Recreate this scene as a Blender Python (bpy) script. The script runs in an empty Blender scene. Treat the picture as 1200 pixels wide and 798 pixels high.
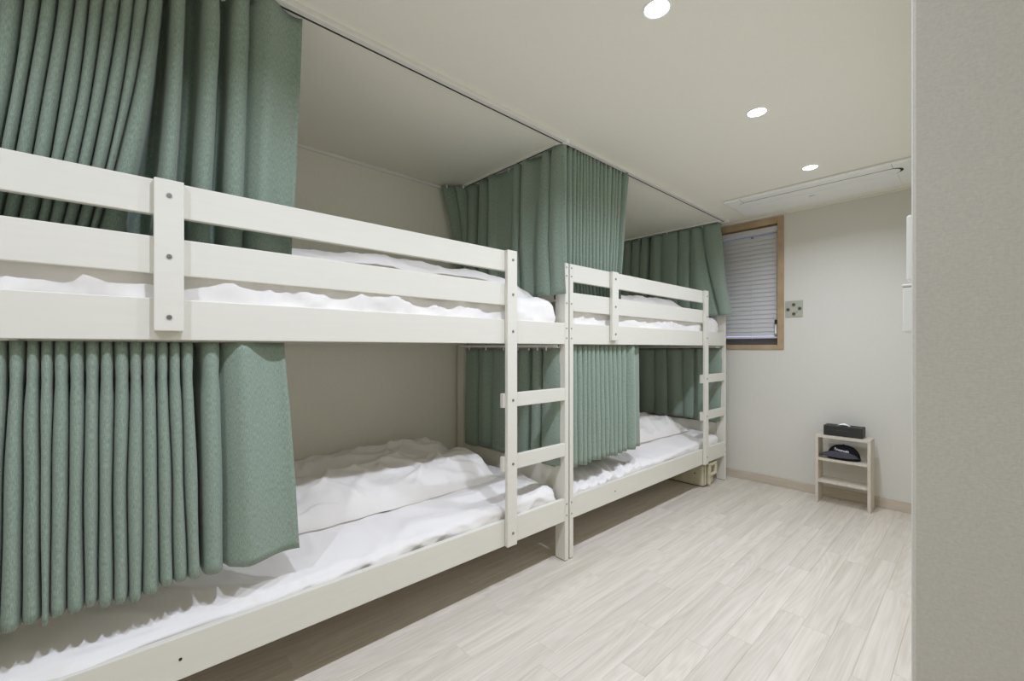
import bpy, bmesh, math, random
from mathutils import Vector, noise as mnoise

random.seed(7)
C = bpy.context.scene.collection
SC = bpy.context.scene

# ------------------------------------------------------------------ camera
F = 510.0
YAW = math.radians(47.36)
CAM = (1.495, 0.0, 1.122)
cd = bpy.data.cameras.new('camera')
cd.sensor_width = 36.0
cd.lens = F / 1200.0 * 36.0
cd.shift_y = 9.2 / 1200.0
cd.clip_start = 0.01
cam = bpy.data.objects.new('camera', cd)
cam.location = CAM
cam.rotation_euler = (math.pi / 2, 0, YAW)
C.objects.link(cam)
SC.camera = cam

# ------------------------------------------------------------------ world, exposure
w = bpy.data.worlds.new('world')
SC.world = w
w.use_nodes = True
w.node_tree.nodes['Background'].inputs[0].default_value = (0.46, 0.48, 0.86, 1)
w.node_tree.nodes['Background'].inputs[1].default_value = 1.5
SC.view_settings.view_transform = 'Standard'
SC.view_settings.look = 'None'
SC.view_settings.gamma = 1.0
SC.view_settings.exposure = 0.0
SC.view_settings.use_curve_mapping = False
SC.cycles.use_denoising = True
SC.cycles.max_bounces = 12
SC.cycles.diffuse_bounces = 10
SC.cycles.caustics_reflective = False
SC.cycles.caustics_refractive = False

LAMP_POWER = 9.3
LAMP_COLOR = (0.79, 0.84, 1.0)
LAMP_X = 0.778
LAMPS_Y = (-0.525, 0.386, 1.297, 2.208, 3.12)  # first lamp is unseen, added behind the camera to raise the bounce light

CEIL = 2.22
X_L, X_R, X_E = -1.0, 1.44, 2.5
Y_F, Y_N, Y_B = 4.0, 0.65, -1.1

# ------------------------------------------------------------------ materials
def new_mat(name):
    m = bpy.data.materials.new(name)
    m.use_nodes = True
    nt = m.node_tree
    return m, nt, nt.nodes, nt.links, nt.nodes['Principled BSDF']

def coords(N, L, kind='Object', scale=(1, 1, 1)):
    tc = N.new('ShaderNodeTexCoord')
    mp = N.new('ShaderNodeMapping')
    mp.inputs['Scale'].default_value = scale
    L.new(tc.outputs[kind], mp.inputs['Vector'])
    return mp.outputs['Vector']

def noise_tex(N, L, vec, scale, detail=3, rough=0.5):
    n = N.new('ShaderNodeTexNoise')
    n.inputs['Scale'].default_value = scale
    n.inputs['Detail'].default_value = detail
    n.inputs['Roughness'].default_value = rough
    L.new(vec, n.inputs['Vector'])
    return n.outputs['Fac']

def ramp(N, L, fac, c0, c1, p0=0.3, p1=0.7):
    r = N.new('ShaderNodeValToRGB')
    r.color_ramp.elements[0].position = p0
    r.color_ramp.elements[1].position = p1
    r.color_ramp.elements[0].color = (*c0, 1)
    r.color_ramp.elements[1].color = (*c1, 1)
    L.new(fac, r.inputs['Fac'])
    return r.outputs['Color']

def bump(N, L, b, height, strength, dist=0.001):
    bp = N.new('ShaderNodeBump')
    bp.inputs['Strength'].default_value = strength
    bp.inputs['Distance'].default_value = dist
    L.new(height, bp.inputs['Height'])
    L.new(bp.outputs['Normal'], b.inputs['Normal'])

def simple(name, col, rough=0.5, metal=0.0, var=0.04, vscale=8.0, bstr=0.0, bscale=200, stretch=(1, 1, 1), spec=0.5):
    m, nt, N, L, b = new_mat(name)
    v = coords(N, L, 'Object', stretch)
    f = noise_tex(N, L, v, vscale)
    c0 = tuple(max(0, c * (1 - var)) for c in col)
    c1 = tuple(min(1, c * (1 + var)) for c in col)
    L.new(ramp(N, L, f, c0, c1), b.inputs['Base Color'])
    b.inputs['Roughness'].default_value = rough
    b.inputs['Metallic'].default_value = metal
    b.inputs['Specular IOR Level'].default_value = spec
    if bstr:
        bump(N, L, b, noise_tex(N, L, v, bscale), bstr)
    return m

def weave_mat(name, c0, c1, scale, bstr, rough=0.9, sheen=0.0, stretch=(1, 1, 1), kind='Object', mixamt=0.5, spec=0.2, an=0.13):
    # two crossed stretched noises: threads one way and the other
    m, nt, N, L, b = new_mat(name)
    va = coords(N, L, kind, (stretch[0] * 1.0, stretch[1] * an, stretch[2] * an))
    vb = coords(N, L, kind, (stretch[0] * an, stretch[1] * 1.0, stretch[2] * 1.0))
    na = noise_tex(N, L, va, scale, 2)
    nb = noise_tex(N, L, vb, scale, 2)
    mx = N.new('ShaderNodeMath'); mx.operation = 'MULTIPLY_ADD'
    mx.inputs[1].default_value = mixamt
    L.new(na, mx.inputs[0])
    mu = N.new('ShaderNodeMath'); mu.operation = 'MULTIPLY'
    mu.inputs[1].default_value = 1 - mixamt
    L.new(nb, mu.inputs[0])
    L.new(mu.outputs[0], mx.inputs[2])
    L.new(ramp(N, L, mx.outputs[0], c0, c1, 0.36, 0.64), b.inputs['Base Color'])
    b.inputs['Roughness'].default_value = rough
    b.inputs['Specular IOR Level'].default_value = spec
    if sheen:
        b.inputs['Sheen Weight'].default_value = sheen
        b.inputs['Sheen Roughness'].default_value = 0.5
    bump(N, L, b, mx.outputs[0], bstr)
    return m

def plank_mat():
    m, nt, N, L, b = new_mat('pale_ash_plank')
    oi = N.new('ShaderNodeObjectInfo')
    tc = N.new('ShaderNodeTexCoord')
    off = N.new('ShaderNodeVectorMath'); off.operation = 'SCALE'
    comb = N.new('ShaderNodeCombineXYZ')
    comb.inputs[0].default_value = 3.1; comb.inputs[1].default_value = 17.3; comb.inputs[2].default_value = 41.7
    L.new(comb.outputs[0], off.inputs[0]); L.new(oi.outputs['Random'], off.inputs['Scale'])
    add = N.new('ShaderNodeVectorMath'); add.operation = 'ADD'
    L.new(tc.outputs['Object'], add.inputs[0]); L.new(off.outputs[0], add.inputs[1])
    # cathedral grain: rings of a stretched, warped distance field
    mp = N.new('ShaderNodeMapping'); mp.inputs['Scale'].default_value = (9.0, 0.9, 1.0)
    L.new(add.outputs[0], mp.inputs['Vector'])
    field = noise_tex(N, L, mp.outputs[0], 1.0, 1, 0.4)
    ring = N.new('ShaderNodeMath'); ring.operation = 'MULTIPLY'; ring.inputs[1].default_value = 95.0
    L.new(field, ring.inputs[0])
    wv = N.new('ShaderNodeMath'); wv.operation = 'SINE'
    L.new(ring.outputs[0], wv.inputs[0])
    mp2 = N.new('ShaderNodeMapping'); mp2.inputs['Scale'].default_value = (150.0, 3.0, 1.0)
    L.new(add.outputs[0], mp2.inputs['Vector'])
    fine = noise_tex(N, L, mp2.outputs[0], 1.0, 4, 0.6)
    mp3 = N.new('ShaderNodeMapping'); mp3.inputs['Scale'].default_value = (26.0, 1.2, 1.0)
    L.new(add.outputs[0], mp3.inputs['Vector'])
    broad = noise_tex(N, L, mp3.outputs[0], 1.0, 3, 0.5)
    a = N.new('ShaderNodeMath'); a.operation = 'MULTIPLY_ADD'; a.inputs[1].default_value = 0.045
    L.new(wv.outputs[0], a.inputs[0])
    a2 = N.new('ShaderNodeMath'); a2.operation = 'MULTIPLY_ADD'; a2.inputs[1].default_value = 0.45
    L.new(fine, a2.inputs[0])
    a3 = N.new('ShaderNodeMath'); a3.operation = 'MULTIPLY'; a3.inputs[1].default_value = 0.55
    L.new(broad, a3.inputs[0]); L.new(a3.outputs[0], a2.inputs[2]); L.new(a2.outputs[0], a.inputs[2])
    col = ramp(N, L, a.outputs[0], PLANK_D, PLANK_L, 0.30, 0.66)
    tone = N.new('ShaderNodeHueSaturation')
    mr = N.new('ShaderNodeMapRange')
    mr.inputs['To Min'].default_value = 0.94; mr.inputs['To Max'].default_value = 1.05
    L.new(oi.outputs['Random'], mr.inputs['Value'])
    L.new(mr.outputs[0], tone.inputs['Value']); L.new(col, tone.inputs['Color'])
    L.new(tone.outputs[0], b.inputs['Base Color'])
    b.inputs['Roughness'].default_value = 0.42
    b.inputs['Specular IOR Level'].default_value = 0.35
    bump(N, L, b, a.outputs[0], 0.15, 0.001)
    return m

def wood_mat(name, c0, c1, axis=(1, 12, 12), scale=4.0, rough=0.5):
    m, nt, N, L, b = new_mat(name)
    v = coords(N, L, 'Object', axis)
    f = noise_tex(N, L, v, scale, 5, 0.6)
    L.new(ramp(N, L, f, c0, c1), b.inputs['Base Color'])
    b.inputs['Roughness'].default_value = rough
    bump(N, L, b, f, 0.12)
    return m

def emit_mat(name, col, strength):
    m, nt, N, L, b = new_mat(name)
    b.inputs['Base Color'].default_value = (0.9, 0.9, 0.9, 1)
    b.inputs['Emission Color'].default_value = (*col, 1)
    b.inputs['Emission Strength'].default_value = strength
    return m

PLANK_D, PLANK_L = (0.565, 0.51, 0.42), (0.725, 0.675, 0.59)
M = {}
M['paint'] = simple('white_bed_paint', (0.72, 0.705, 0.63), 0.45, var=0.012, vscale=6, bstr=0.06, bscale=60, stretch=(12, 1, 12), spec=0.35)
M['paper'] = weave_mat('wallpaper', (0.785, 0.765, 0.68), (0.815, 0.795, 0.71), 420, 0.25, 0.85)
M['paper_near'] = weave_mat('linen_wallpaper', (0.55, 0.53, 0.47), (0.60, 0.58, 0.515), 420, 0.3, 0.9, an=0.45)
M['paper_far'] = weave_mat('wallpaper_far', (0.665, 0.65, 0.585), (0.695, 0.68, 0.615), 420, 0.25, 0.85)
M['wallplastic'] = simple('ivory_wall_plastic', (0.68, 0.675, 0.63), 0.4, var=0.01)
M['ceil'] = weave_mat('ceiling_paper', (0.845, 0.83, 0.75), (0.87, 0.855, 0.775), 300, 0.15, 0.9)
M['plank'] = plank_mat()
M['subfloor'] = simple('screed', (0.22, 0.18, 0.13), 0.9)
M['base'] = wood_mat('beige_baseboard', (0.50, 0.44, 0.345), (0.60, 0.535, 0.43), (2, 20, 20), 3.0, 0.5)
M['shelf'] = wood_mat('pale_shelf_wood', (0.56, 0.50, 0.41), (0.68, 0.625, 0.53), (14, 14, 2), 3.0, 0.55)
M['oak'] = wood_mat('oak_frame', (0.37, 0.255, 0.145), (0.49, 0.35, 0.21), (3, 25, 3), 3.0, 0.5)
M['green'] = weave_mat('sage_fabric', (0.190, 0.252, 0.202), (0.310, 0.386, 0.320), 620, 0.45, 0.85, 0.25, (1, 1, 1), 'UV', 0.70)
M['sheet'] = simple('white_cotton', (0.82, 0.80, 0.775), 0.85, var=0.01, vscale=3, bstr=0.08, bscale=700, spec=0.2)
M['duvet'] = simple('white_duvet_cotton', (0.82, 0.795, 0.76), 0.85, var=0.015, vscale=4, bstr=0.08, bscale=700, spec=0.2)
M['plastic'] = simple('white_plastic', (0.88, 0.88, 0.86), 0.35, var=0.01)
M['track'] = simple('white_track', (0.80, 0.79, 0.75), 0.35, var=0.01)
M['cream'] = simple('cream_plastic', (0.56, 0.52, 0.38), 0.5, var=0.12, vscale=14)
M['dark'] = simple('black_gap', (0.02, 0.02, 0.02), 0.7)
M['steel'] = simple('zinc_bolt', (0.30, 0.30, 0.29), 0.4, 0.8)
M['black'] = simple('black_card', (0.022, 0.022, 0.018), 0.55, var=0.15)
M['blackmark'] = simple('black_gloss_print', (0.045, 0.042, 0.038), 0.35)
M['cap'] = weave_mat('charcoal_cotton', (0.055, 0.054, 0.066), (0.092, 0.09, 0.11), 600, 0.3, 0.9)
M['capdark'] = weave_mat('black_mesh', (0.008, 0.008, 0.010), (0.02, 0.02, 0.024), 900, 0.3, 0.9)
M['thread'] = simple('white_thread', (0.85, 0.85, 0.85), 0.7)
M['tissue'] = simple('tissue', (0.88, 0.88, 0.88), 0.9)
def slat_mat():
    m, nt, N, L, b = new_mat('blind_slat')
    b.inputs['Base Color'].default_value = (0.90, 0.90, 0.90, 1)
    b.inputs['Roughness'].default_value = 0.45
    tr = N.new('ShaderNodeBsdfTranslucent'); tr.inputs['Color'].default_value = (0.8, 0.8, 0.82, 1)
    mx = N.new('ShaderNodeMixShader'); mx.inputs[0].default_value = 0.4
    L.new(b.outputs[0], mx.inputs[1]); L.new(tr.outputs[0], mx.inputs[2])
    L.new(mx.outputs[0], N['Material Output'].inputs['Surface'])
    return m
M['slat'] = slat_mat()
M['sash'] = simple('grey_sash', (0.22, 0.22, 0.26), 0.5)
M['plate'] = simple('grey_plate', (0.42, 0.43, 0.36), 0.4)
M['brass'] = simple('olive_socket', (0.13, 0.12, 0.05), 0.4)
M['brown'] = simple('brown_socket', (0.16, 0.09, 0.05), 0.4)
M['glow'] = emit_mat('lamp_diffuser', (1, 1, 1), 14.0)
def glass_mat():
    m, nt, N, L, b = new_mat('window_glass')
    b.inputs['Base Color'].default_value = (0.95, 0.97, 1, 1)
    b.inputs['Roughness'].default_value = 0.02
    b.inputs['Transmission Weight'].default_value = 1.0
    b.inputs['IOR'].default_value = 1.1
    return m
M['glass'] = glass_mat()

# ------------------------------------------------------------------ mesh helpers
def link(name, me, mat, parent=None, smooth=False):
    if mat: me.materials.append(mat)
    if smooth:
        for p in me.polygons: p.use_smooth = True
    o = bpy.data.objects.new(name, me)
    C.objects.link(o)
    if parent is not None: o.parent = parent
    return o

def bm_box(bm, x0, x1, y0, y1, z0, z1, bev=0.0, seg=1):
    r = bmesh.ops.create_cube(bm, size=1)
    vs = r['verts']
    for v in vs:
        v.co = Vector(((x0 + x1) / 2 + v.co.x * (x1 - x0), (y0 + y1) / 2 + v.co.y * (y1 - y0), (z0 + z1) / 2 + v.co.z * (z1 - z0)))
    if bev:
        es = list({e for v in vs for e in v.link_edges})
        bmesh.ops.bevel(bm, geom=es, offset=bev, segments=seg, affect='EDGES', profile=0.5)

def bm_done(bm, name, mat, parent=None, smooth=False):
    bmesh.ops.recalc_face_normals(bm, faces=bm.faces)
    me = bpy.data.meshes.new(name)
    bm.to_mesh(me); bm.free()
    return link(name, me, mat, parent, smooth)

def box(name, mat, b, parent=None, bev=0.0, seg=1):
    bm = bmesh.new()
    bm_box(bm, *b, bev, seg)
    return bm_done(bm, name, mat, parent)

def boxes(name, mat, bs, parent=None, bev=0.0):
    bm = bmesh.new()
    for b in bs: bm_box(bm, *b, bev)
    return bm_done(bm, name, mat, parent)

def bm_cyl(bm, c, r, h, axis='z', n=16, r2=None):
    from mathutils import Matrix
    rot = {'z': Matrix.Identity(4), 'x': Matrix.Rotation(math.pi / 2, 4, 'Y'), 'y': Matrix.Rotation(math.pi / 2, 4, 'X')}[axis]
    bmesh.ops.create_cone(bm, cap_ends=True, segments=n, radius1=r, radius2=r if r2 is None else r2, depth=h, matrix=Matrix.Translation(c) @ rot)

def cyl(name, mat, c, r, h, axis='z', n=16, parent=None, r2=None):
    bm = bmesh.new(); bm_cyl(bm, c, r, h, axis, n, r2)
    return bm_done(bm, name, mat, parent)

def grid_mesh(name, rows, closed_u=False, uvs=None):
    nr, nc = len(rows), len(rows[0])
    verts = [p for r in rows for p in r]
    faces = []
    for i in range(nr - 1):
        for j in range(nc - 1 + (1 if closed_u else 0)):
            k = (j + 1) % nc
            faces.append((i * nc + j, i * nc + k, (i + 1) * nc + k, (i + 1) * nc + j))
    me = bpy.data.meshes.new(name)
    me.from_pydata(verts, [], faces)
    if uvs:
        uv = me.uv_layers.new(name='UVMap')
        flat = [u for r in uvs for u in r]
        for lp in me.loops: uv.data[lp.index].uv = flat[lp.vertex_index]
    me.update()
    return me

def empty(name, loc=(0, 0, 0)):
    o = bpy.data.objects.new(name, None)
    o.empty_display_size = 0.1
    o.location = loc
    C.objects.link(o)
    return o

def tag(o, label, cat, group=None):
    o['label'] = label; o['category'] = cat
    if group: o['group'] = group
    return o

def struct(o):
    o['kind'] = 'structure'
    return o

def copy_tree(o, parent=None):
    c = o.copy(); C.objects.link(c)
    if parent is not None: c.parent = parent
    for ch in list(o.children): copy_tree(ch, c)
    return c

def nz(x, y, z=0.0):
    return mnoise.noise(Vector((x, y, z)))

def ridge(x, y, z=0.0):
    return (1 - min(1, abs(nz(x, y, z)) * 2.2)) ** 3

# ------------------------------------------------------------------ the room
floor = struct(boxes('floor', M['subfloor'], [(X_L - 0.15, X_R, Y_B, Y_F + 0.15, -0.08, -0.012), (X_R, X_E, Y_B, Y_N, -0.08, -0.012)]))

def plank_mesh(wd, ln):
    g, ch = 0.0002, 0.0008
    x0, x1, y0, y1 = g, wd - g, g, ln - g
    v = [(x0, y0, -0.012), (x1, y0, -0.012), (x1, y1, -0.012), (x0, y1, -0.012),
         (x0, y0, -ch * 0.6), (x1, y0, -ch * 0.6), (x1, y1, -ch * 0.6), (x0, y1, -ch * 0.6),
         (x0 + ch, y0 + ch, 0), (x1 - ch, y0 + ch, 0), (x1 - ch, y1 - ch, 0), (x0 + ch, y1 - ch, 0)]
    f = [(3, 2, 1, 0), (8, 9, 10, 11)]
    for a in range(4):
        b2 = (a + 1) % 4
        f.append((a, b2, 4 + b2, 4 + a)); f.append((4 + a, 4 + b2, 8 + b2, 8 + a))
    me = bpy.data.meshes.new('plank')
    me.from_pydata(v, [], f); me.materials.append(M['plank']); me.update()
    return me

PW, PL = 0.095, 0.80
_pm = {}
def lay(x0, x1, y0, y1):
    x = x0
    while x < x1 - 0.004:
        wd = min(PW, x1 - x)
        y = y0 - random.random() * PL
        while y < y1 - 0.002:
            a, b2 = max(y, y0), min(y + PL, y1)
            if b2 - a > 0.004:
                k = (round(wd, 4), round(b2 - a, 4))
                if k not in _pm: _pm[k] = plank_mesh(*k)
                o = bpy.data.objects.new('plank', _pm[k])
                o.location = (x, a, 0); o.parent = floor
                C.objects.link(o)
            y += PL
        x += PW
lay(X_L, X_R, Y_B, Y_F)
lay(X_R, X_E, Y_B, Y_N)

WX0, WX1, WZ0, WZ1 = -0.60, 0.397, 1.115, 2.195
struct(box('wall_left', M['paper'], (X_L - 0.12, X_L, Y_B, Y_F + 0.12, -0.08, CEIL)))
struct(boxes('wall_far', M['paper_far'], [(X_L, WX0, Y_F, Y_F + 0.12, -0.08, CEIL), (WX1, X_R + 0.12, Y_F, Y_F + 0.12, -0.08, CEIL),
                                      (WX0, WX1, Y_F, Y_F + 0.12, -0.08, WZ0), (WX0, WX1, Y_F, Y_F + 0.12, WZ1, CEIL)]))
struct(box('wall_right', M['paper'], (X_R, X_R + 0.12, Y_N + 0.12, Y_F, -0.08, CEIL)))
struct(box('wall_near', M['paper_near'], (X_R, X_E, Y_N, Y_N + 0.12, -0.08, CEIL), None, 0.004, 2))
struct(box('wall_back', M['paper'], (X_L - 0.12, X_E + 0.12, Y_B - 0.12, Y_B, -0.08, CEIL)))
struct(box('wall_entry', M['paper'], (X_E, X_E + 0.12, Y_B, Y_N + 0.12, -0.08, CEIL)))
struct(boxes('ceiling', M['ceil'], [(X_L - 0.12, X_E + 0.12, Y_B - 0.12, Y_F + 0.12, CEIL, CEIL + 0.1)]))
struct(box('trim_1', M['track'], (X_L, X_L + 0.014, Y_B, Y_F, CEIL - 0.02, CEIL), None, 0.003))
struct(box('trim_2', M['paper'], (X_L + 0.014, X_R, Y_F - 0.008, Y_F, CEIL - 0.012, CEIL), None, 0.002))
struct(box('baseboard_far', M['base'], (X_L, X_R, Y_F - 0.011, Y_F, 0.0, 0.072), None, 0.002))
struct(box('baseboard_right', M['base'], (X_R - 0.011, X_R, Y_N + 0.12, Y_F - 0.011, 0.0, 0.072), None, 0.002))
struct(box('baseboard_left', M['base'], (X_L, X_L + 0.011, Y_B, Y_F - 0.011, 0.0, 0.072), None, 0.002))

# window with oak frame
win = struct(box('window_1', M['oak'], (WX1 - 0.045, WX1, Y_F - 0.012, Y_F + 0.115, WZ0, WZ1), None, 0.002))
box('window_jamb', M['oak'], (WX0, WX0 + 0.045, Y_F - 0.012, Y_F + 0.115, WZ0, WZ1), win, 0.002)
box('window_head', M['oak'], (WX0 + 0.045, WX1 - 0.045, Y_F - 0.012, Y_F + 0.115, WZ1 - 0.052, WZ1), win, 0.002)
box('window_sill', M['oak'], (WX0 + 0.045, WX1 - 0.045, Y_F - 0.012, Y_F + 0.115, WZ0, WZ0 + 0.036), win, 0.002)
ix0, ix1, iz0, iz1 = WX0 + 0.045, WX1 - 0.045, WZ0 + 0.036, WZ1 - 0.052
boxes('window_sash', M['sash'], [(ix0, ix1, Y_F + 0.085, Y_F + 0.112, iz0, iz0 + 0.06), (ix0, ix1, Y_F + 0.085, Y_F + 0.112, iz1 - 0.05, iz1),
                                 (ix0, ix0 + 0.05, Y_F + 0.085, Y_F + 0.112, iz0 + 0.06, iz1 - 0.05), (ix1 - 0.05, ix1, Y_F + 0.085, Y_F + 0.112, iz0 + 0.06, iz1 - 0.05)], win)
box('window_pane', M['glass'], (ix0 + 0.05, ix1 - 0.05, Y_F + 0.096, Y_F + 0.100, iz0 + 0.06, iz1 - 0.05), win)

# ------------------------------------------------------------------ downlights (their own light inside the builder)
def downlight(y, label):
    t = tag(empty('downlight', (LAMP_X, y, CEIL)), label, 'ceiling light', 'recessed downlights in a row')
    bm = bmesh.new()
    rows = []
    for (r, z) in ((0.037, -0.0005), (0.039, -0.003), (0.044, -0.004), (0.0465, -0.002), (0.047, 0.0)):
        rows.append([(r * math.cos(a * math.pi / 16), r * math.sin(a * math.pi / 16), z) for a in range(32)])
    bm.free()
    link('trim_ring', grid_mesh('trim_ring', rows, True), M['plastic'], t, True)
    cyl('diffuser', M['glow'], (0, 0, -0.0008), 0.037, 0.0012, 'z', 32, t)
    ld = bpy.data.lights.new('lamp_light', 'AREA')
    ld.shape = 'DISK'; ld.size = 0.06
    ld.energy = LAMP_POWER; ld.color = LAMP_COLOR
    ld.spread = math.radians(150)
    lo = bpy.data.objects.new('lamp_light', ld)
    lo.location = (0, 0, -0.005)
    lo.parent = t
    C.objects.link(lo)
LL = ['round recessed downlight behind the camera, nearest the back wall', 'round recessed downlight over the nearest bunk, just above the camera',
      'round recessed downlight at the top of the picture, largest of the three seen', 'round recessed downlight in the middle of the row of three',
      'round recessed downlight closest to the ceiling air conditioner']
for yy, lab in zip(LAMPS_Y, LL): downlight(yy, lab)

# ------------------------------------------------------------------ bunk beds
LB = 2.065
def bolt_mesh():
    bm = bmesh.new()
    bm_cyl(bm, (0.0008, 0, 0), 0.0062, 0.003, 'x', 12)
    bm_cyl(bm, (0.0022, 0, 0), 0.0028, 0.002, 'x', 6)
    me = bpy.data.meshes.new('bolt'); bm.to_mesh(me); bm.free(); me.materials.append(M['steel'])
    return me
BOLT = bolt_mesh()
def bolt(p, parent, rz=0.0, s=1.0):
    o = bpy.data.objects.new('bolt', BOLT)
    o.location = p; o.rotation_euler = (0, 0, rz); o.scale = (s, s, s); o.parent = parent
    C.objects.link(o)

def slat_board_mesh():
    bm = bmesh.new(); bm_box(bm, -0.948, -0.022, -0.035, 0.035, 0, 0.018, 0.002)
    me = bpy.data.meshes.new('slat'); bm.to_mesh(me); bm.free(); me.materials.append(M['shelf'])
    return me
SLAT = slat_board_mesh()

def make_bunk(y0):
    t = empty('bunk_bed', (0, y0, 0))
    P, b = M['paint'], 0.0025
    zt = 1.573
    rails_z = ((0.211, 0.329), (1.144, 1.256))
    for x0, x1 in ((-0.07, 0.0), (-0.97, -0.90)):
        for y in (0.0, LB - 0.028):
            p = box('post', P, (x0, x1, y, y + 0.028, 0.003, zt), t, b, 2)
            if x1 == 0.0:
                for z in (0.24, 0.30, 1.175, 1.228, 1.36, 1.505, 1.55):
                    bolt((0.0, y + 0.012, z), p, 0, 0.7)
                sgn = -math.pi / 2 if y == 0 else math.pi / 2
                yy = 0.0 if y == 0 else y + 0.028
                for z in (0.255, 0.59, 0.88, 1.17, 1.225, 1.36, 1.53):
                    bolt((-0.02, yy, z), p, sgn, 0.8)
            box('foot_pad', M['dark'], (x0 + 0.004, x1 - 0.004, y + 0.003, y + 0.025, 0.0, 0.003), p)
    for z0, z1 in rails_z:
        r = box('side_rail', P, (-0.024, -0.002, 0.028, LB - 0.028, z0, z1), t, b, 2)
        if z0 < 1:
            cyl('bolt_hole', M['dark'], (-0.0015, 0.42, 0.268), 0.004, 0.002, 'x', 10, r)
        box('side_rail', P, (-0.968, -0.946, 0.028, LB - 0.028, z0, z1), t, b, 2)
        for k in range(12):
            o = bpy.data.objects.new('slat', SLAT)
            o.location = (0, 0.12 + k * (LB - 0.24) / 11, z0 + 0.033); o.parent = t
            C.objects.link(o)
    for z0, z1 in ((1.321, 1.421), (1.479, zt)):
        box('guard_board', P, (-0.022, -0.001, 0.028, 1.668, z0, z1), t, b, 2)
        box('guard_board', P, (-0.968, -0.948, 0.028, LB - 0.028, z0, z1), t, b, 2)
    s = box('guard_support', P, (0.0, 0.020, 0.362, 0.426, 1.168, zt), t, b, 2)
    for z in (1.205, 1.367, 1.53): bolt((0.020, 0.394, z), s)
    s = box('ladder_stile', P, (0.0, 0.020, 1.612, 1.672, 0.210, zt + 0.001), t, b, 2)
    for z in (0.268, 0.588, 0.882, 1.20, 1.37, 1.53): bolt((0.020, 1.645, z), s)
    for z0, z1 in ((0.554, 0.622), (0.848, 0.914)):
        box('ladder_rung', P, (-0.022, 0.0, 1.602, LB - 0.028, z0, z1), t, b, 2)
    for y in (0.004, LB - 0.024):
        for z0, z1 in ((0.245, 0.485), (1.16, 1.30), (1.43, zt - 0.01)):
            box('end_board', P, (-0.90, -0.07, y, y + 0.02, z0, z1), t, b, 1)
    return t

Y1, Y2 = -0.28, 1.797
bunk1 = tag(make_bunk(Y1), 'white painted wooden bunk bed in the foreground, nearest the camera', 'bunk bed', 'white bunk beds along the wall')
bunk2 = copy_tree(bunk1)
bunk2.location = (0, Y2, 0)
tag(bunk2, 'white painted wooden bunk bed at the far end beside the window', 'bunk bed', 'white bunk beds along the wall')

# ------------------------------------------------------------------ mattresses and bedding
def rounded_box_mesh(name, dims, r, res, disp):
    # a cube grid pushed out to a rounded box; disp(p, n) moves it along its normal
    hx, hy, hz = (d / 2 for d in dims)
    bm = bmesh.new()
    cache = {}
    def vert(p):
        k = tuple(round(c, 5) for c in p)
        if k in cache: return cache[k]
        q = Vector((max(-hx + r, min(hx - r, p[0])), max(-hy + r, min(hy - r, p[1])), max(-hz + r, min(hz - r, p[2]))))
        d = Vector(p) - q
        n = d.normalized() if d.length > 1e-7 else Vector((0, 0, 1))
        pos = q + n * r
        pos = pos + n * disp(pos, n)
        v = bm.verts.new(pos); cache[k] = v
        return v
    def axis(h):
        n_in = max(2, int((2 * h - 2 * r) / res))
        pts = [-h + r * (1 - math.cos(math.pi / 2 * i / 4)) if False else -h + r * i / 4 for i in range(4)]
        pts += [-h + r + (2 * h - 2 * r) * i / n_in for i in range(n_in + 1)]
        pts += [h - r + r * i / 4 for i in range(1, 5)]
        return pts
    ax, ay, az = axis(hx), axis(hy), axis(hz)
    def face(us, vs, fn):
        for i in range(len(us) - 1):
            for j in range(len(vs) - 1):
                bm.faces.new((vert(fn(us[i], vs[j])), vert(fn(us[i + 1], vs[j])), vert(fn(us[i + 1], vs[j + 1])), vert(fn(us[i], vs[j + 1]))))
    for s in (-1, 1):
        face(ax, ay, lambda u, v: (u, v, s * hz))
        face(ax, az, lambda u, v: (u, s * hy, v))
        face(ay, az, lambda u, v: (s * hx, u, v))
    bmesh.ops.recalc_face_normals(bm, faces=bm.faces)
    me = bpy.data.meshes.new(name)
    bm.to_mesh(me); bm.free()
    return me

def mattress(label, yo, z0, z1, res, seed, wr):
    x0, x1, y0, y1 = -0.937, (-0.032 if z0 < 1 else -0.027), yo + 0.035, yo + 1.995
    dims = (x1 - x0, y1 - y0, z1 - z0)
    def disp(p, n):
        w = 0.0
        if n.z > -0.3:
            edge = max(0.0, min(1.0, (p.x - (-0.05)) / 0.4))
            w += 0.006 * nz(p.x * 2.2, p.y * 1.8, seed)
            w += wr * 0.010 * edge * ridge(p.x * 2.0 + 0.7 * p.y, p.y * 2.6 - p.x * 2.2, seed + 3)
            w += wr * 0.005 * edge * ridge(p.x * 5 + p.y, p.y * 7 - p.x * 3, seed + 9)
            if n.x > 0.2: w += wr * 0.007 * (ridge(p.y * 4.0 + p.z * 7.0, p.z * 4.0 - p.y, seed + 15) + 0.6 * ridge(p.y * 9.0 - p.z * 9.0, p.z * 5.0, seed + 19) - 0.5)
            if n.x > 0.3: w -= 0.010 * n.x * (0.5 + 0.5 * nz(p.y * 6, p.z * 3, seed))
        return w
    me = rounded_box_mesh('mattress', dims, (0.026 if z0 < 1 else 0.05), res, disp)
    # the sheet sags towards the front rail
    for v in me.vertices:
        k = max(0.0, min(1.0, (v.co.x - 0.16) / 0.28)) ** 1.25
        d = (0.035 + 0.042 * max(0.0, min(1.0, 0.6 - v.co.y))) if z0 < 1 else 0.012
        v.co.z -= d * k * max(0.0, min(1.0, (v.co.z + dims[2] / 2) / dims[2]))
    o = link('mattress', me, M['sheet'], None, True)
    o.location = ((x0 + x1) / 2, (y0 + y1) / 2, (z0 + z1) / 2)
    return tag(o, label, 'mattress', 'white sheeted mattresses')
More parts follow.
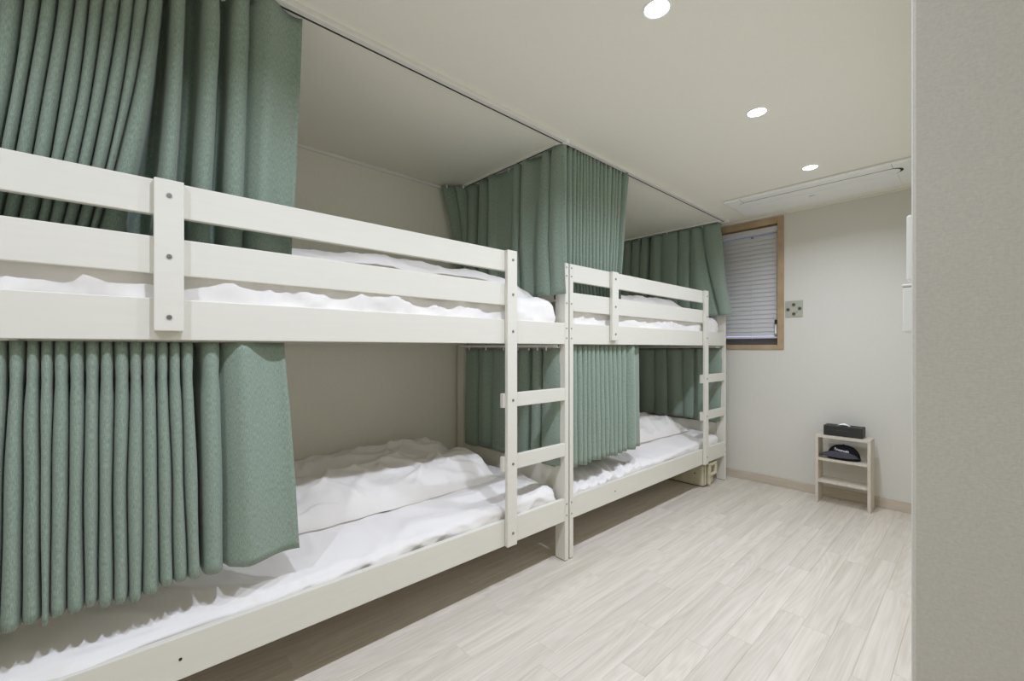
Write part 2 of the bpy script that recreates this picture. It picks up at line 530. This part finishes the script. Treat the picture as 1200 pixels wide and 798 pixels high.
mattress('white-sheeted mattress on the lower bunk of the nearest bed, its sheet creased along the rail', Y1, 0.262, 0.412, 0.013, 1.0, 1.5)
mattress('white-sheeted mattress on the upper bunk of the nearest bed behind the guard boards', Y1, 1.195, 1.384, 0.018, 5.0, 2.0)
m3 = mattress('white-sheeted mattress on the lower bunk of the far bed, heavily puckered near the curtain', Y2, 0.262, 0.412, 0.018, 8.0, 0.7)
mattress('white-sheeted mattress on the upper bunk of the far bed', Y2, 1.195, 1.384, 0.022, 12.0, 1.6)
# puckers of the far lower sheet, gathered under the curtain
for v in m3.data.vertices:
    wy = v.co.y + m3.location.y
    if v.co.z > -0.02 and v.co.x > 0.1 and wy < 2.75:
        k = min(1, (v.co.x - 0.1) / 0.12) * min(1, (2.75 - wy) / 0.2)
        f = ridge(wy * 11, v.co.x * 2.2 + 4, 2.0) + 0.7 * ridge(wy * 19, v.co.x * 3, 7.0)
        v.co.z += k * (0.026 * f - 0.004)

def duvet(label, x0, x1, y0, y1, z0, H, seed, nx=70, ny=110, lean=0.0, amp=1.0, cat='duvet', valley=0.0):
    rows = []
    cx, cy, hx, hy = (x0 + x1) / 2, (y0 + y1) / 2, (x1 - x0) / 2, (y1 - y0) / 2
    for i in range(nx + 1):
        u = -1 + 2 * i / nx
        row = []
        su = math.sin(u * math.pi / 2)
        for j in range(ny + 1):
            v = -1 + 2 * j / ny
            sv = math.sin(v * math.pi / 2)
            pu = max(0, 1 - abs(su) ** 2.6) ** 0.55
            pv = max(0, 1 - abs(sv) ** 6) ** 0.5
            x, y = cx + hx * su, cy + hy * sv
            k = pu * pv
            # outline wobble of the lying cloth
            x += 0.035 * nz(y * 3.1, su * 0.8, seed + 20) * abs(su)
            y += 0.03 * nz(x * 5.0, sv, seed + 30) * abs(sv)
            x += 0.012 * nz(y * 9.0, su * 2.0, seed + 26) * abs(su)
            h = H * k * (1.0 + lean * su) - valley * k * math.exp(-((su - 0.05 + 0.25 * nz(y * 2.2, 3.0, seed)) / 0.2) ** 2)
            h += amp * k ** 0.5 * (0.030 * nz(x * 4.2, y * 3.0, seed) + 0.018 * nz(x * 9, y * 5, seed + 4))
            h += amp * min(1, k * 2) * 0.022 * (ridge(x * 4.0 + y * 1.2, y * 3.0 - x * 2.5, seed + 8) - 0.3)
            h += amp * min(1, k * 2) * 0.014 * (ridge(x * 8.0 - y * 2.5, y * 7.0 + x * 4.0, seed + 13) - 0.3)
            h += amp * min(1, k * 2) * 0.004 * nz(x * 30, y * 22, seed + 17)
            row.append((x, y, z0 + max(0.0, h)))
        rows.append(row)
    # underside: a flat layer tucked below the rim
    me = grid_mesh('duvet', rows)
    bm = bmesh.new(); bm.from_mesh(me)
    be = [e for e in bm.edges if e.is_boundary]
    bmesh.ops.holes_fill(bm, edges=be)
    bmesh.ops.recalc_face_normals(bm, faces=bm.faces)
    bm.to_mesh(me); bm.free()
    o = link('duvet', me, M['duvet'], None, True)
    return tag(o, label, cat, 'folded white duvets')
duvet('crumpled white duvet folded lengthwise on the lower bunk of the nearest bed', -0.955, -0.28, 0.28, 1.56, 0.412, 0.165, 2.0, 110, 170, lean=-0.12, amp=1.15, valley=0.04)
duvet('folded white duvet lying along the upper bunk of the nearest bed', -0.80, -0.13, 0.30, 1.68, 1.380, 0.15, 31.0, 60, 110, amp=0.6)
duvet('folded white duvet on the lower bunk of the far bed beside the curtain', -0.94, -0.24, 2.50, 3.66, 0.412, 0.16, 47.0, 70, 100, lean=-0.12, valley=0.03)
duvet('folded white duvet lying along the upper bunk of the far bed', -0.80, -0.13, 2.45, 3.62, 1.380, 0.15, 63.0, 60, 100, amp=0.6)

# ------------------------------------------------------------------ curtain tracks
def track(label, p0, p1, along, wdt=0.034, h=0.018, z=CEIL):
    t = tag(empty('curtain_track', (p0[0], p0[1], z)), label, 'curtain track', 'white curtain tracks')
    dx, dy = p1[0] - p0[0], p1[1] - p0[1]
    if along == 'y':
        box('rail', M['track'], (-wdt / 2, wdt / 2, 0, dy, -h, 0), t, 0.002)
        box('glide_slot', M['dark'], (-wdt / 2 + 0.003, -wdt / 2 + 0.010, 0.004, dy - 0.004, -h - 0.0012, -h + 0.001), t)
        box('end_stop', M['plastic'], (-wdt / 2 - 0.002, wdt / 2 + 0.002, dy - 0.03, dy, -h - 0.003, 0), t, 0.001)
    else:
        box('rail', M['track'], (0, dx, -wdt / 2, wdt / 2, -h, 0), t, 0.002)
        box('glide_slot', M['dark'], (0.004, dx - 0.004, -0.004, 0.004, -h - 0.0012, -h + 0.001), t)
        box('end_stop', M['plastic'], (dx - 0.03, dx, -wdt / 2 - 0.002, wdt / 2 + 0.002, -h - 0.003, 0), t, 0.001)
track('white ceiling curtain track along the front of the nearest bunk', (0, -0.9), (0, 1.775), 'y')
track('white ceiling curtain track along the front of the far bunk', (0, 1.78), (0, 3.875), 'y')
track('white ceiling curtain track crossing between the two bunks', (-0.98, 1.748), (-0.02, 1.748), 'x', 0.022, 0.016)
track('white ceiling curtain track crossing at the window end of the far bunk', (-0.98, 3.825), (-0.02, 3.825), 'x', 0.022, 0.016)
track('short white track under the nearest upper bunk, at the ladder end', (-0.90, 1.738), (-0.03, 1.738), 'x', 0.016, 0.014, 1.142)
track('short white track under the far upper bunk, at the window end', (-0.90, 3.805), (-0.03, 3.805), 'x', 0.016, 0.014, 1.142)

# ------------------------------------------------------------------ curtains
def ray(px):
    k = (px - 600) / F
    return (-math.sin(YAW) + math.cos(YAW) * k, math.cos(YAW) + math.sin(YAW) * k)
def on_x(px, xp=0.0):
    d = ray(px); return (CAM[0] - xp) / -d[0] * d[1]
def on_y(px, yp):
    d = ray(px); return CAM[0] + yp / d[1] * d[0]

def curtain(label, segs, ztop, zbot, place, seed, nzr=30, ease=1.0, head=0.05, pinch=0.12, wob=0.004, hemvar=0.012, group='sage green curtains', hooks=0):
    """segs: (kind, s0 top, s1 top, s0 bottom, s1 bottom, depth top, depth bottom)"""
    rows, uvs = [], []
    ulist = None
    for i in range(nzr + 1):
        t = i / nzr
        te = t ** ease
        pts = []
        for q, sg in enumerate(segs):
            kind, a0, a1, b0, b1, d0, d1 = sg
            s0 = a0 + (b0 - a0) * te + wob * nz(q * 3.7, t * 2.6, seed)
            s1 = a1 + (b1 - a1) * te + wob * nz((q + 1) * 3.7, t * 2.6, seed)
            D = d0 + (d1 - d0) * t
            D *= 1 + 0.25 * nz(q * 5.1, t * 2.0, seed + 5)
            zt = t * (ztop - zbot)
            pin = 1 - pinch * math.exp(-((zt - head) / 0.035) ** 2)
            dz = hemvar * nz(q * 2.3, 0.5, seed + 11) * t
            if kind == 'roll':
                c, hw = (s0 + s1) / 2, (s1 - s0) / 2 * pin
                n = 14
                for k in range(n + 1):
                    th = math.pi * k / n
                    cs, sn = math.cos(th), math.sin(th)
                    s = c - hw * math.copysign(abs(cs) ** 0.86, cs) * (1 + 0.06 * sn)
                    d = -D + D * sn ** 0.8
                    d += 0.004 * nz(q * 1.9 + s * 4, t * 3.5, seed + 2)
                    pts.append((s, d, dz + 0.006 * (d / max(D, 1e-4) + 1) * t * 0.6))
            elif kind == 'valley':
                for k in range(1, 5):
                    f = k / 5
                    pts.append((s0 + (s1 - s0) * f, -D * (1 + 0.25 * math.sin(math.pi * f)), dz))
            else:   # 'flat': soft swell; D sets the swell, sign sets direction
                n = 14
                for k in range(1, n + 1):
                    f = k / n
                    e = f * f * (3 - 2 * f)
                    if kind == 'flat':
                        d = -abs(D) * (1 - min(1, f * 4)) + 0.022 * math.sin(f * math.pi * 1.6 + 0.6) * min(1, f * 3)
                    else:  # 'wave'
                        d = D * 0.5 * (1 - math.cos(2 * math.pi * f)) - 0.02
                    pts.append((s0 + (s1 - s0) * f, d, dz))
        if ulist is None:
            ulist = [0.0]
            for a, b2 in zip(pts, pts[1:]):
                ulist.append(ulist[-1] + math.hypot(a[0] - b2[0], a[1] - b2[1]))
        z = ztop + (zbot - ztop) * t
        rows.append([place(s, d, z - hz, t) for s, d, hz in pts])
        uvs.append([(u, z) for u in ulist])
    me = grid_mesh('curtain', rows, False, uvs)
    o = link('curtain', me, M['green'], None, True)
    md = o.modifiers.new('cloth', 'SOLIDIFY'); md.thickness = 0.0016; md.offset = 0
    tag(o, label, 'curtain', group)
    for k in range(hooks):
        j = int((k + 0.5) / hooks * (len(rows[0]) - 1))
        p = rows[0][j]
        bm = bmesh.new()
        bm_box(bm, p[0] - 0.004, p[0] + 0.004, p[1] - 0.004, p[1] + 0.004, p[2] - 0.012, p[2] + 0.012, 0.001)
        bm_done(bm, 'curtain_hook', M['plastic'], o)
    return o

def px_segs(items, top, bot, dt, db):
    out = []
    for it in items:
        kind, a0, a1, b0, b1 = it[:5]
        k = it[5] if len(it) > 5 else 1.0
        out.append((kind, top(a0), top(a1), bot(b0), bot(b1), dt * k, db * k))
    return out

# A: upper curtain of the nearest bunk, swept aside and tucked behind the guard boards
xa_t, xa_b = -0.004, -0.075
itA = [('roll', -70, -46, -120, -98), ('roll', -46, -22, -98, -74), ('roll', -22, 4, -74, -50), ('roll', 4, 36, -50, -22), ('roll', 36, 53, -22, -4),
       ('roll', 53, 74, -4, 14), ('roll', 74, 93, 14, 38), ('roll', 93, 112, 38, 52), ('roll', 112, 128, 52, 68), ('roll', 128, 146, 68, 84),
       ('roll', 146, 164, 84, 100), ('roll', 164, 178, 100, 108), ('roll', 178, 196, 108, 142), ('valley', 196, 203, 142, 178, 1.4), ('roll', 203, 220, 178, 203),
       ('valley', 220, 240, 203, 222, 1.3), ('roll', 240, 261, 222, 247), ('valley', 261, 274, 247, 260, 1.2), ('roll', 274, 296, 260, 286, 0.7), ('flat', 296, 356, 286, 344, 0.55)]
def placeA(s, d, z, t):
    return (xa_t + (xa_b - xa_t) * min(1, t * 1.15) + d, s, z)
curtain('sage green pleated curtain swept aside on the upper bunk of the nearest bed',
        px_segs(itA, lambda p: on_x(p, xa_t), lambda p: on_x(p, xa_b), 0.065, 0.07), CEIL - 0.021, 1.405, placeA, 1.0, 34, 1.5, hooks=6)

# B: lower curtain of the nearest bunk
xb = -0.03
itB = [('roll', -58, -40, -84, -66), ('roll', -40, -24, -66, -44), ('roll', -24, -10, -44, -24), ('roll', -10, 7, -24, -3), ('roll', 7, 28, -3, 24), ('roll', 28, 46, 24, 47),
       ('valley', 46, 47, 47, 47.5, 0.9), ('roll', 47, 62, 56, 77), ('roll', 62, 81, 77, 97), ('roll', 81, 99, 97, 113), ('roll', 99, 117, 113, 134),
       ('roll', 117, 133, 134, 150), ('roll', 133, 151, 150, 167), ('roll', 151, 168, 167, 187), ('roll', 168, 183, 187, 203.5),
       ('roll', 183, 198, 203.5, 220), ('roll', 198, 212, 220, 237), ('roll', 212, 228, 237, 239, 0.0) if False else ('roll', 212, 227, 220.5, 237),
       ('valley', 228, 236, 237, 240, 1.3), ('roll', 236, 259, 240, 265), ('flat', 259, 335, 265, 353, 0.5)]
itB[16] = ('roll', 198, 212, 204.5, 220.5); itB[15] = ('roll', 183, 198, 188, 204.5); itB[14] = ('roll', 168, 183, 167.5, 188)
itB[13] = ('roll', 151, 168, 150, 167.5); itB[12] = ('roll', 133, 151, 134, 150); itB[11] = ('roll', 117, 133, 114, 134)
itB[10] = ('roll', 99, 117, 97, 114); itB[9] = ('roll', 81, 99, 77, 97); itB[8] = ('roll', 62, 81, 56, 77); itB[7] = ('roll', 47, 62, 47.5, 56, 0.75)
def placeB(s, d, z, t):
    return (xb + d, s, z)
curtain('sage green pleated curtain hung below the nearest upper bunk, hem just above the lower mattress',
        px_segs(itB, lambda p: on_x(p, xb), lambda p: on_x(p, xb), 0.06, 0.07), 1.140, 0.466, placeB, 9.0, 28, 1.0, 0.10, 0.16, hemvar=0.02)

# C: upper curtain at the front of the far bunk
xc_t, xc_b = -0.004, -0.085
topC = [659, 667, 673, 677, 680.5, 684, 687.5, 691, 695, 700, 704.5, 708.5, 713, 719, 722.5, 726, 730.5]
botC = [661, 668, 673, 677, 681, 685, 688.5, 692.5, 696.5, 700.5, 704.5, 708.5, 712, 715.5, 718.5, 721.5, 724]
itC = [('roll', topC[i], topC[i + 1], botC[i], botC[i + 1]) for i in range(len(topC) - 1)] + [('flat', 730.5, 739, 724, 729, 0.6)]
def placeC(s, d, z, t):
    return (xc_t + (xc_b - xc_t) * min(1, t * 1.15) + d, s, z)
curtain('finely pleated sage green curtain hanging from the ceiling before the far upper bunk',
        px_segs(itC, lambda p: on_x(p, xc_t), lambda p: on_x(p, xc_b), 0.07, 0.07), CEIL - 0.021, 1.402, placeC, 21.0, 26, 1.0, wob=0.006)

# G: lower curtain at the front of the far bunk
topG = [671.5, 678, 684, 689, 694, 699, 704, 709, 714, 719, 724, 729.5, 735]
botG = [671.5, 679, 685, 690, 695, 700.5, 706, 711, 716, 721, 726, 731, 736.5]
itG = [('roll', topG[i], topG[i + 1], botG[i], botG[i + 1]) for i in range(len(topG) - 1)] + [('flat', 735, 750.5, 736.5, 752, 0.5)]
curtain('sage green finely pleated curtain hanging below the far upper bunk',
        px_segs(itG, lambda p: on_x(p, xb), lambda p: on_x(p, xb), 0.045, 0.05), 1.140, 0.475, placeB, 33.0, 22, 1.0, 0.06, 0.1, wob=0.006)

# cross curtains face -Y: s is world x, d is towards the camera
def placer(yp, yb, flare=0.0):
    def f(s, d, z, t):
        y = yp + (yb - yp) * min(1, t * 1.6) - d
        if flare and s < -0.83 and t < 0.55:
            y -= flare * (1 - t / 0.55) * min(1, (-0.83 - s) / 0.13)
        return (s, y, z)
    return f
YD = 1.745
itD = [('roll', 524, 541, 534, 545, 1.9), ('roll', 541, 546, 545, 551), ('roll', 546, 556, 551, 559), ('valley', 556, 559, 559, 562, 0.9), ('roll', 559, 570, 562, 572),
       ('wave', 570, 581, 572, 585, 0.7), ('valley', 581, 600, 585, 602, 0.5), ('roll', 600, 608, 602, 609, 0.7), ('wave', 608, 622, 609, 622, 0.6), ('valley', 622, 633, 622, 627, 0.7),
       ('roll', 633, 642, 627, 643, 0.9), ('wave', 642, 658, 643, 661, 0.35)]
curtain('sage green curtain across the gap between the two bunks, upper level',
        px_segs(itD, lambda p: on_y(p, YD) if p > 530 else -0.975, lambda p: on_y(p, YD - 0.05), 0.045, 0.04), CEIL - 0.019, 1.400, placer(YD, YD - 0.055, 0.14), 41.0, 24, 1.0, hooks=8)

YF = 1.733
itFc = [('roll', 543, 558, 542, 557, 0.8), ('wave', 558, 576, 557, 574, 0.5), ('roll', 576, 592, 574, 590, 0.7), ('wave', 592, 607, 590, 606, 0.5), ('roll', 607, 618, 606, 616, 0.7),
        ('valley', 618, 622, 616, 620), ('roll', 622, 632, 620, 629, 0.8), ('valley', 632, 634, 629, 631), ('roll', 634, 653, 631, 653, 0.7)]
curtain('dark sage green curtain behind the ladder of the nearest bunk, lower level',
        px_segs(itFc, lambda p: on_y(p, YF), lambda p: on_y(p, YF), 0.045, 0.05), 1.122, 0.50, placer(YF, YF), 51.0, 20, 1.0, hooks=7)

YE = 3.82
itE = [('roll', 706, 718, 704, 716), ('roll', 718, 728, 716, 728), ('roll', 728, 739, 728, 739), ('roll', 739, 750, 739, 748), ('roll', 750, 759, 748, 757), ('valley', 759, 761, 757, 760),
       ('wave', 761, 775, 760, 776, 0.7), ('roll', 775, 794, 776, 794, 0.5), ('roll', 794, 808, 794, 808, 0.8), ('wave', 808, 819, 808, 838, 0.5), ('valley', 819, 821, 838, 842, 0.5),
       ('roll', 821, 842, 842, 855, 1.3)]
curtain('sage green curtain at the window end of the far upper bunk, its edge folded over',
        px_segs(itE, lambda p: on_y(p, YE), lambda p: on_y(p, YE - 0.05), 0.05, 0.045), CEIL - 0.019, 1.405, placer(YE, YE - 0.055), 61.0, 24, 1.25, hooks=7)

YH = 3.80
itH = [('wave', 716, 732, 716, 732, 0.6), ('roll', 732, 748, 732, 748, 0.7), ('wave', 748, 766, 748, 766, 0.5), ('roll', 766, 780, 766, 781, 0.7), ('wave', 780, 798, 781, 800, 0.5), ('roll', 798, 813, 800, 812, 0.7),
       ('wave', 813, 824, 812, 826, 0.6), ('roll', 824, 845, 826, 842, 0.7)]
curtain('dark sage green curtain at the window end of the far lower bunk',
        px_segs(itH, lambda p: on_y(p, YH), lambda p: on_y(p, YH), 0.045, 0.05), 1.122, 0.50, placer(YH, YH), 71.0, 18, 1.0)

# ------------------------------------------------------------------ window blind
bl = tag(empty('window_blind', (0, Y_F + 0.045, iz1)), 'pale grey venetian blind lowered inside the oak window frame', 'blind')
bx0, bx1 = ix0 + 0.004, ix1 - 0.004
box('head_rail', M['slat'], (bx0, bx1, -0.030, 0.030, -0.055, -0.012), bl, 0.002)
def blind_slat_mesh():
    rows = []
    n = 6
    wd, arc = 0.044, 0.003
    for i in range(n + 1):
        f = -1 + 2 * i / n
        rows.append([(bx0, f * wd / 2, arc * (1 - f * f)), (bx1, f * wd / 2, arc * (1 - f * f))])
    me = grid_mesh('slat', rows)
    bm = bmesh.new(); bm.from_mesh(me)
    bmesh.ops.solidify(bm, geom=bm.faces[:], thickness=0.0024)
    bmesh.ops.recalc_face_normals(bm, faces=bm.faces)
    bm.to_mesh(me); bm.free()
    me.materials.append(M['slat'])
    return me
BS = blind_slat_mesh()
zt0, zb0 = -0.085, -(iz1 - iz0) + 0.072
ns = 23
for k in range(ns):
    o = bpy.data.objects.new('slat', BS)
    o.location = (0, 0, zt0 + (zb0 + 0.025 - zt0) * k / (ns - 1))
    o.rotation_euler = (math.radians(75), 0, 0)
    o.parent = bl
    C.objects.link(o)
box('bottom_rail', M['slat'], (bx0, bx1, -0.026, 0.026, zb0 - 0.018, zb0 - 0.002), bl, 0.003)
for x in (0.155, -0.30):
    cyl('lift_cord', M['plastic'], (x, -0.027, (zt0 + zb0) / 2), 0.0012, zt0 - zb0 + 0.06, 'z', 6, bl)
box('cord_lock', M['steel'], (0.146, 0.164, -0.036, -0.026, -0.088, -0.074), bl, 0.002)
cyl('pull_cord', M['plastic'], (bx1 - 0.014, -0.034, -0.42), 0.0015, 0.74, 'z', 6, bl)
tw = cyl('cord_tassel', M['plastic'], (bx1 - 0.014, -0.034, -0.862), 0.008, 0.075, 'z', 10, bl, 0.005)
cyl('tassel_cap', M['dark'], (bx1 - 0.014, -0.034, -0.803), 0.009, 0.035, 'z', 10, tw)

# ------------------------------------------------------------------ socket plate beside the window
sp = tag(empty('socket_plate', (0.468, Y_F, 1.436)), 'square grey plate with four round sockets on the wall beside the window', 'socket')
box('plate', M['plate'], (-0.060, 0.060, -0.008, 0, -0.064, 0.064), sp, 0.002)
for dx, dz, mt in ((-0.001, 0.033, 'brass'), (-0.040, -0.004, 'brass'), (0.040, 0.001, 'brass'), (0.0, -0.040, 'brown')):
    s = cyl('socket', M[mt], (dx, -0.010, dz), 0.0125, 0.006, 'y', 16, sp)
    cyl('socket_pin', M['dark'], (dx, -0.0135, dz), 0.0045, 0.003, 'y', 8, s)
box('label_strip', M['sash'], (0.014, 0.026, -0.009, -0.007, -0.030, -0.024), sp)

# ------------------------------------------------------------------ ceiling air conditioner
ac = tag(empty('air_conditioner', (0.7075, 3.588, CEIL)), 'long white one-way cassette air conditioner set in the ceiling above the window', 'air conditioner')
W2 = 0.5325
bm = bmesh.new()
bm_box(bm, -W2, W2, -0.232, 0.232, -0.022, 0, 0.012, 3)
bm_done(bm, 'panel', M['plastic'], ac)
def stadium(x0, x1, y0, y1, n=8):
    r = (y1 - y0) / 2; cy = (y0 + y1) / 2
    pts = []
    for i in range(n + 1):
        a = -math.pi / 2 + math.pi * i / n
        pts.append((x1 - r + r * math.cos(a), cy + r * math.sin(a)))
    for i in range(n + 1):
        a = math.pi / 2 + math.pi * i / n
        pts.append((x0 + r + r * math.cos(a), cy + r * math.sin(a)))
    return pts
def slab(name, mat, pts, z0, z1, parent, bev=0.0):
    bm = bmesh.new()
    f = bm.faces.new([bm.verts.new((x, y, z1)) for x, y in pts])
    r = bmesh.ops.extrude_face_region(bm, geom=[f])
    for v in r['geom']:
        if isinstance(v, bmesh.types.BMVert): v.co.z = z0
    return bm_done(bm, name, mat, parent)
slab('vane_gap', M['dark'], stadium(-0.46, 0.46, -0.150, -0.045), -0.0235, -0.021, ac)
slab('vane', M['plastic'], stadium(-0.458, 0.446, -0.149, -0.0525), -0.027, -0.021, ac)
box('front_grille', M['plastic'], (-0.44, 0.425, -0.044, 0.215, -0.028, -0.021), ac, 0.003)
box('panel_seam', M['sash'], (0.4165, 0.4185, -0.232, -0.152, -0.0226, -0.021), ac)
box('panel_seam', M['sash'], (-0.4185, -0.4165, -0.232, -0.152, -0.0226, -0.021), ac)
box('status_badge', M['sash'], (-0.05, -0.015, 0.02, 0.028, -0.0290, -0.027), ac)

# ------------------------------------------------------------------ small shelf stand and what it holds
SX0, SX1, SY0, SY1 = 0.655, 0.972, 3.787, 3.930
sh = tag(empty('shelf_stand', (SX0, SY0, 0)), 'small pale wooden three-tier shelf stand against the far wall', 'shelf')
w3, d3, tk = SX1 - SX0, SY1 - SY0, 0.018
box('side_panel', M['shelf'], (0, tk, 0, d3, 0, 0.476), sh, 0.001)
box('side_panel', M['shelf'], (w3 - tk, w3, 0, d3, 0, 0.476), sh, 0.001)
box('top_board', M['shelf'], (0, w3, 0, d3, 0.476, 0.494), sh, 0.001)
box('shelf_board', M['shelf'], (tk, w3 - tk, 0.002, d3, 0.311, 0.328), sh, 0.001)
box('shelf_board', M['shelf'], (tk, w3 - tk, 0.002, d3, 0.151, 0.168), sh, 0.001)

tb = tag(empty('tissue_box', (0.700, 3.815, 0.494)), 'black rectangular tissue box with a white tissue showing, on top of the shelf stand', 'tissue box')
box('carton', M['black'], (0, 0.225, 0, 0.108, 0.001, 0.072), tb, 0.002)
rows = []
for i in range(13):
    u = -1 + 2 * i / 12
    rows.append([(0.112 + u * 0.040 * (1 - 0.15 * v), 0.035 + 0.03 * v + 0.006 * nz(u * 3, v * 2, 4), 0.0715 + (0.020 * max(0, 1 - abs(u) ** 1.5)) * math.sin(math.pi * min(1, 0.15 + v * 0.85)) ) for v in [j / 6 for j in range(7)]])
ti = link('tissue', grid_mesh('tissue', rows), M['tissue'], tb, True)
box('print', M['blackmark'], (0.075, 0.150, -0.0006, 0.001, 0.038, 0.045), tb)

# cap: dome of dark mesh, charcoal brim to the front left, white embroidery
cp = tag(empty('baseball_cap', (0.755, 3.857, 0.328)), 'charcoal baseball cap with white lettering lying on the middle shelf', 'cap')
CX, CRX, CRY, CH = 0.055, 0.098, 0.062, 0.098
rows = []
for i in range(13):
    th = math.pi / 2 * i / 12
    r = math.cos(th) ** 0.75
    rows.append([(CX + CRX * r * math.cos(2 * math.pi * j / 32), 0.006 + CRY * r * math.sin(2 * math.pi * j / 32),
                  0.004 + CH * math.sin(th)) for j in range(32)])
crown = link('crown', grid_mesh('crown', rows, True), M['capdark'], cp, True)
cyl('crown_button', M['capdark'], (CX, 0.006, CH + 0.004), 0.007, 0.006, 'z', 10, crown)
rows = []
for i in range(11):
    f = i / 10
    row = []
    for j in range(25):
        a = math.pi * (1.0 + j / 24.0)
        q = math.sin(a - math.pi)
        x = 0.028 + (0.124 - 0.020 * f) * math.cos(a) + 0.012 * f
        y = -0.008 - (0.058 - 0.012 * f) * q ** 0.8
        z = 0.008 + (0.008 + 0.046 * f ** 0.85) * q ** 0.7 + 0.010 * (1 - f) * math.cos(a) ** 2
        row.append((x, y, z))
    rows.append(row)
brim = link('brim', grid_mesh('brim', rows), M['cap'], cp, True)
md = brim.modifiers.new('thick', 'SOLIDIFY'); md.thickness = 0.003
cu = bpy.data.curves.new('embroidery', 'FONT')
cu.body = "'Powevolt"; cu.size = 0.028; cu.extrude = 0.0012
cu.align_x = 'CENTER'
to = bpy.data.objects.new('embroidery', cu)
C.objects.link(to)
bpy.context.view_layer.update()
me = bpy.data.meshes.new_from_object(to.evaluated_get(bpy.context.evaluated_depsgraph_get()))
C.objects.unlink(to); bpy.data.objects.remove(to)
# wrap the lettering round the crown
for v in me.vertices:
    a = -math.pi / 2 - 0.12 + v.co.x / 0.09
    z = 0.064 + v.co.y * 0.75 - 0.10 * v.co.x
    sn = max(0.0, min(1.0, (z - 0.004) / CH))
    r = (max(0.0, 1 - sn * sn) ** 0.5) ** 0.75
    v.co = Vector((CX + CRX * r * math.cos(a), 0.006 + CRY * r * math.sin(a) - 0.005 - v.co.z, z))
em = link('embroidery', me, M['thread'], crown)

# ------------------------------------------------------------------ cream plastic case under the far bunk
cs = tag(empty('storage_case', (0, 3.50, 0)), 'cream plastic carrying case with a loop handle under the far bunk', 'case')
bm = bmesh.new()
bm_box(bm, -0.46, -0.035, 0, 0.20, 0.004, 0.185, 0.022, 3)
bm_done(bm, 'body', M['cream'], cs)
bm = bmesh.new()
bm_box(bm, -0.030, -0.004, 0.045, 0.075, 0.02, 0.185, 0.008, 2)
bm_box(bm, -0.030, -0.004, 0.165, 0.195, 0.085, 0.185, 0.008, 2)
bm_box(bm, -0.030, -0.004, 0.045, 0.195, 0.165, 0.190, 0.008, 2)
bm_box(bm, -0.030, -0.004, 0.060, 0.180, 0.085, 0.106, 0.008, 2)
bm_box(bm, -0.042, -0.026, 0.050, 0.190, 0.086, 0.104, 0.004, 1)
bm_done(bm, 'handle', M['cream'], cs)
box('rib', M['cream'], (-0.037, -0.026, 0.012, 0.035, 0.02, 0.17), cs, 0.004)
box('latch', M['cream'], (-0.038, -0.024, 0.10, 0.15, 0.03, 0.07), cs, 0.004)
box('foot', M['dark'], (-0.40, -0.05, 0.02, 0.19, 0.0, 0.005), cs)
cyl('rivet_hole', M['dark'], (-0.105, -0.0005, 0.105), 0.006, 0.003, 'y', 10, cs)

# ------------------------------------------------------------------ white units on the right wall, seen edge on
iu = tag(empty('wall_unit', (X_R, 1.10, 1.247)), 'slim white wall unit with a vertical seam, above the white box', 'wall unit')
box('housing', M['wallplastic'], (-0.024, 0, 0, 0.09, 0, 0.130), iu, 0.003, 2)
box('cover', M['wallplastic'], (-0.045, -0.026, 0.002, 0.088, 0.002, 0.126), iu, 0.004, 2)
box('seam', M['sash'], (-0.026, -0.024, 0.004, 0.086, 0.004, 0.122), iu)
wb = tag(empty('wall_box', (X_R, 1.10, 1.152)), 'small white wall box below the slim unit on the right wall', 'wall box')
box('housing', M['wallplastic'], (-0.050, 0, 0, 0.10, 0, 0.086), wb, 0.004, 2)
box('lid', M['wallplastic'], (-0.0515, 0, -0.002, 0.102, 0.086, 0.091), wb, 0.002)
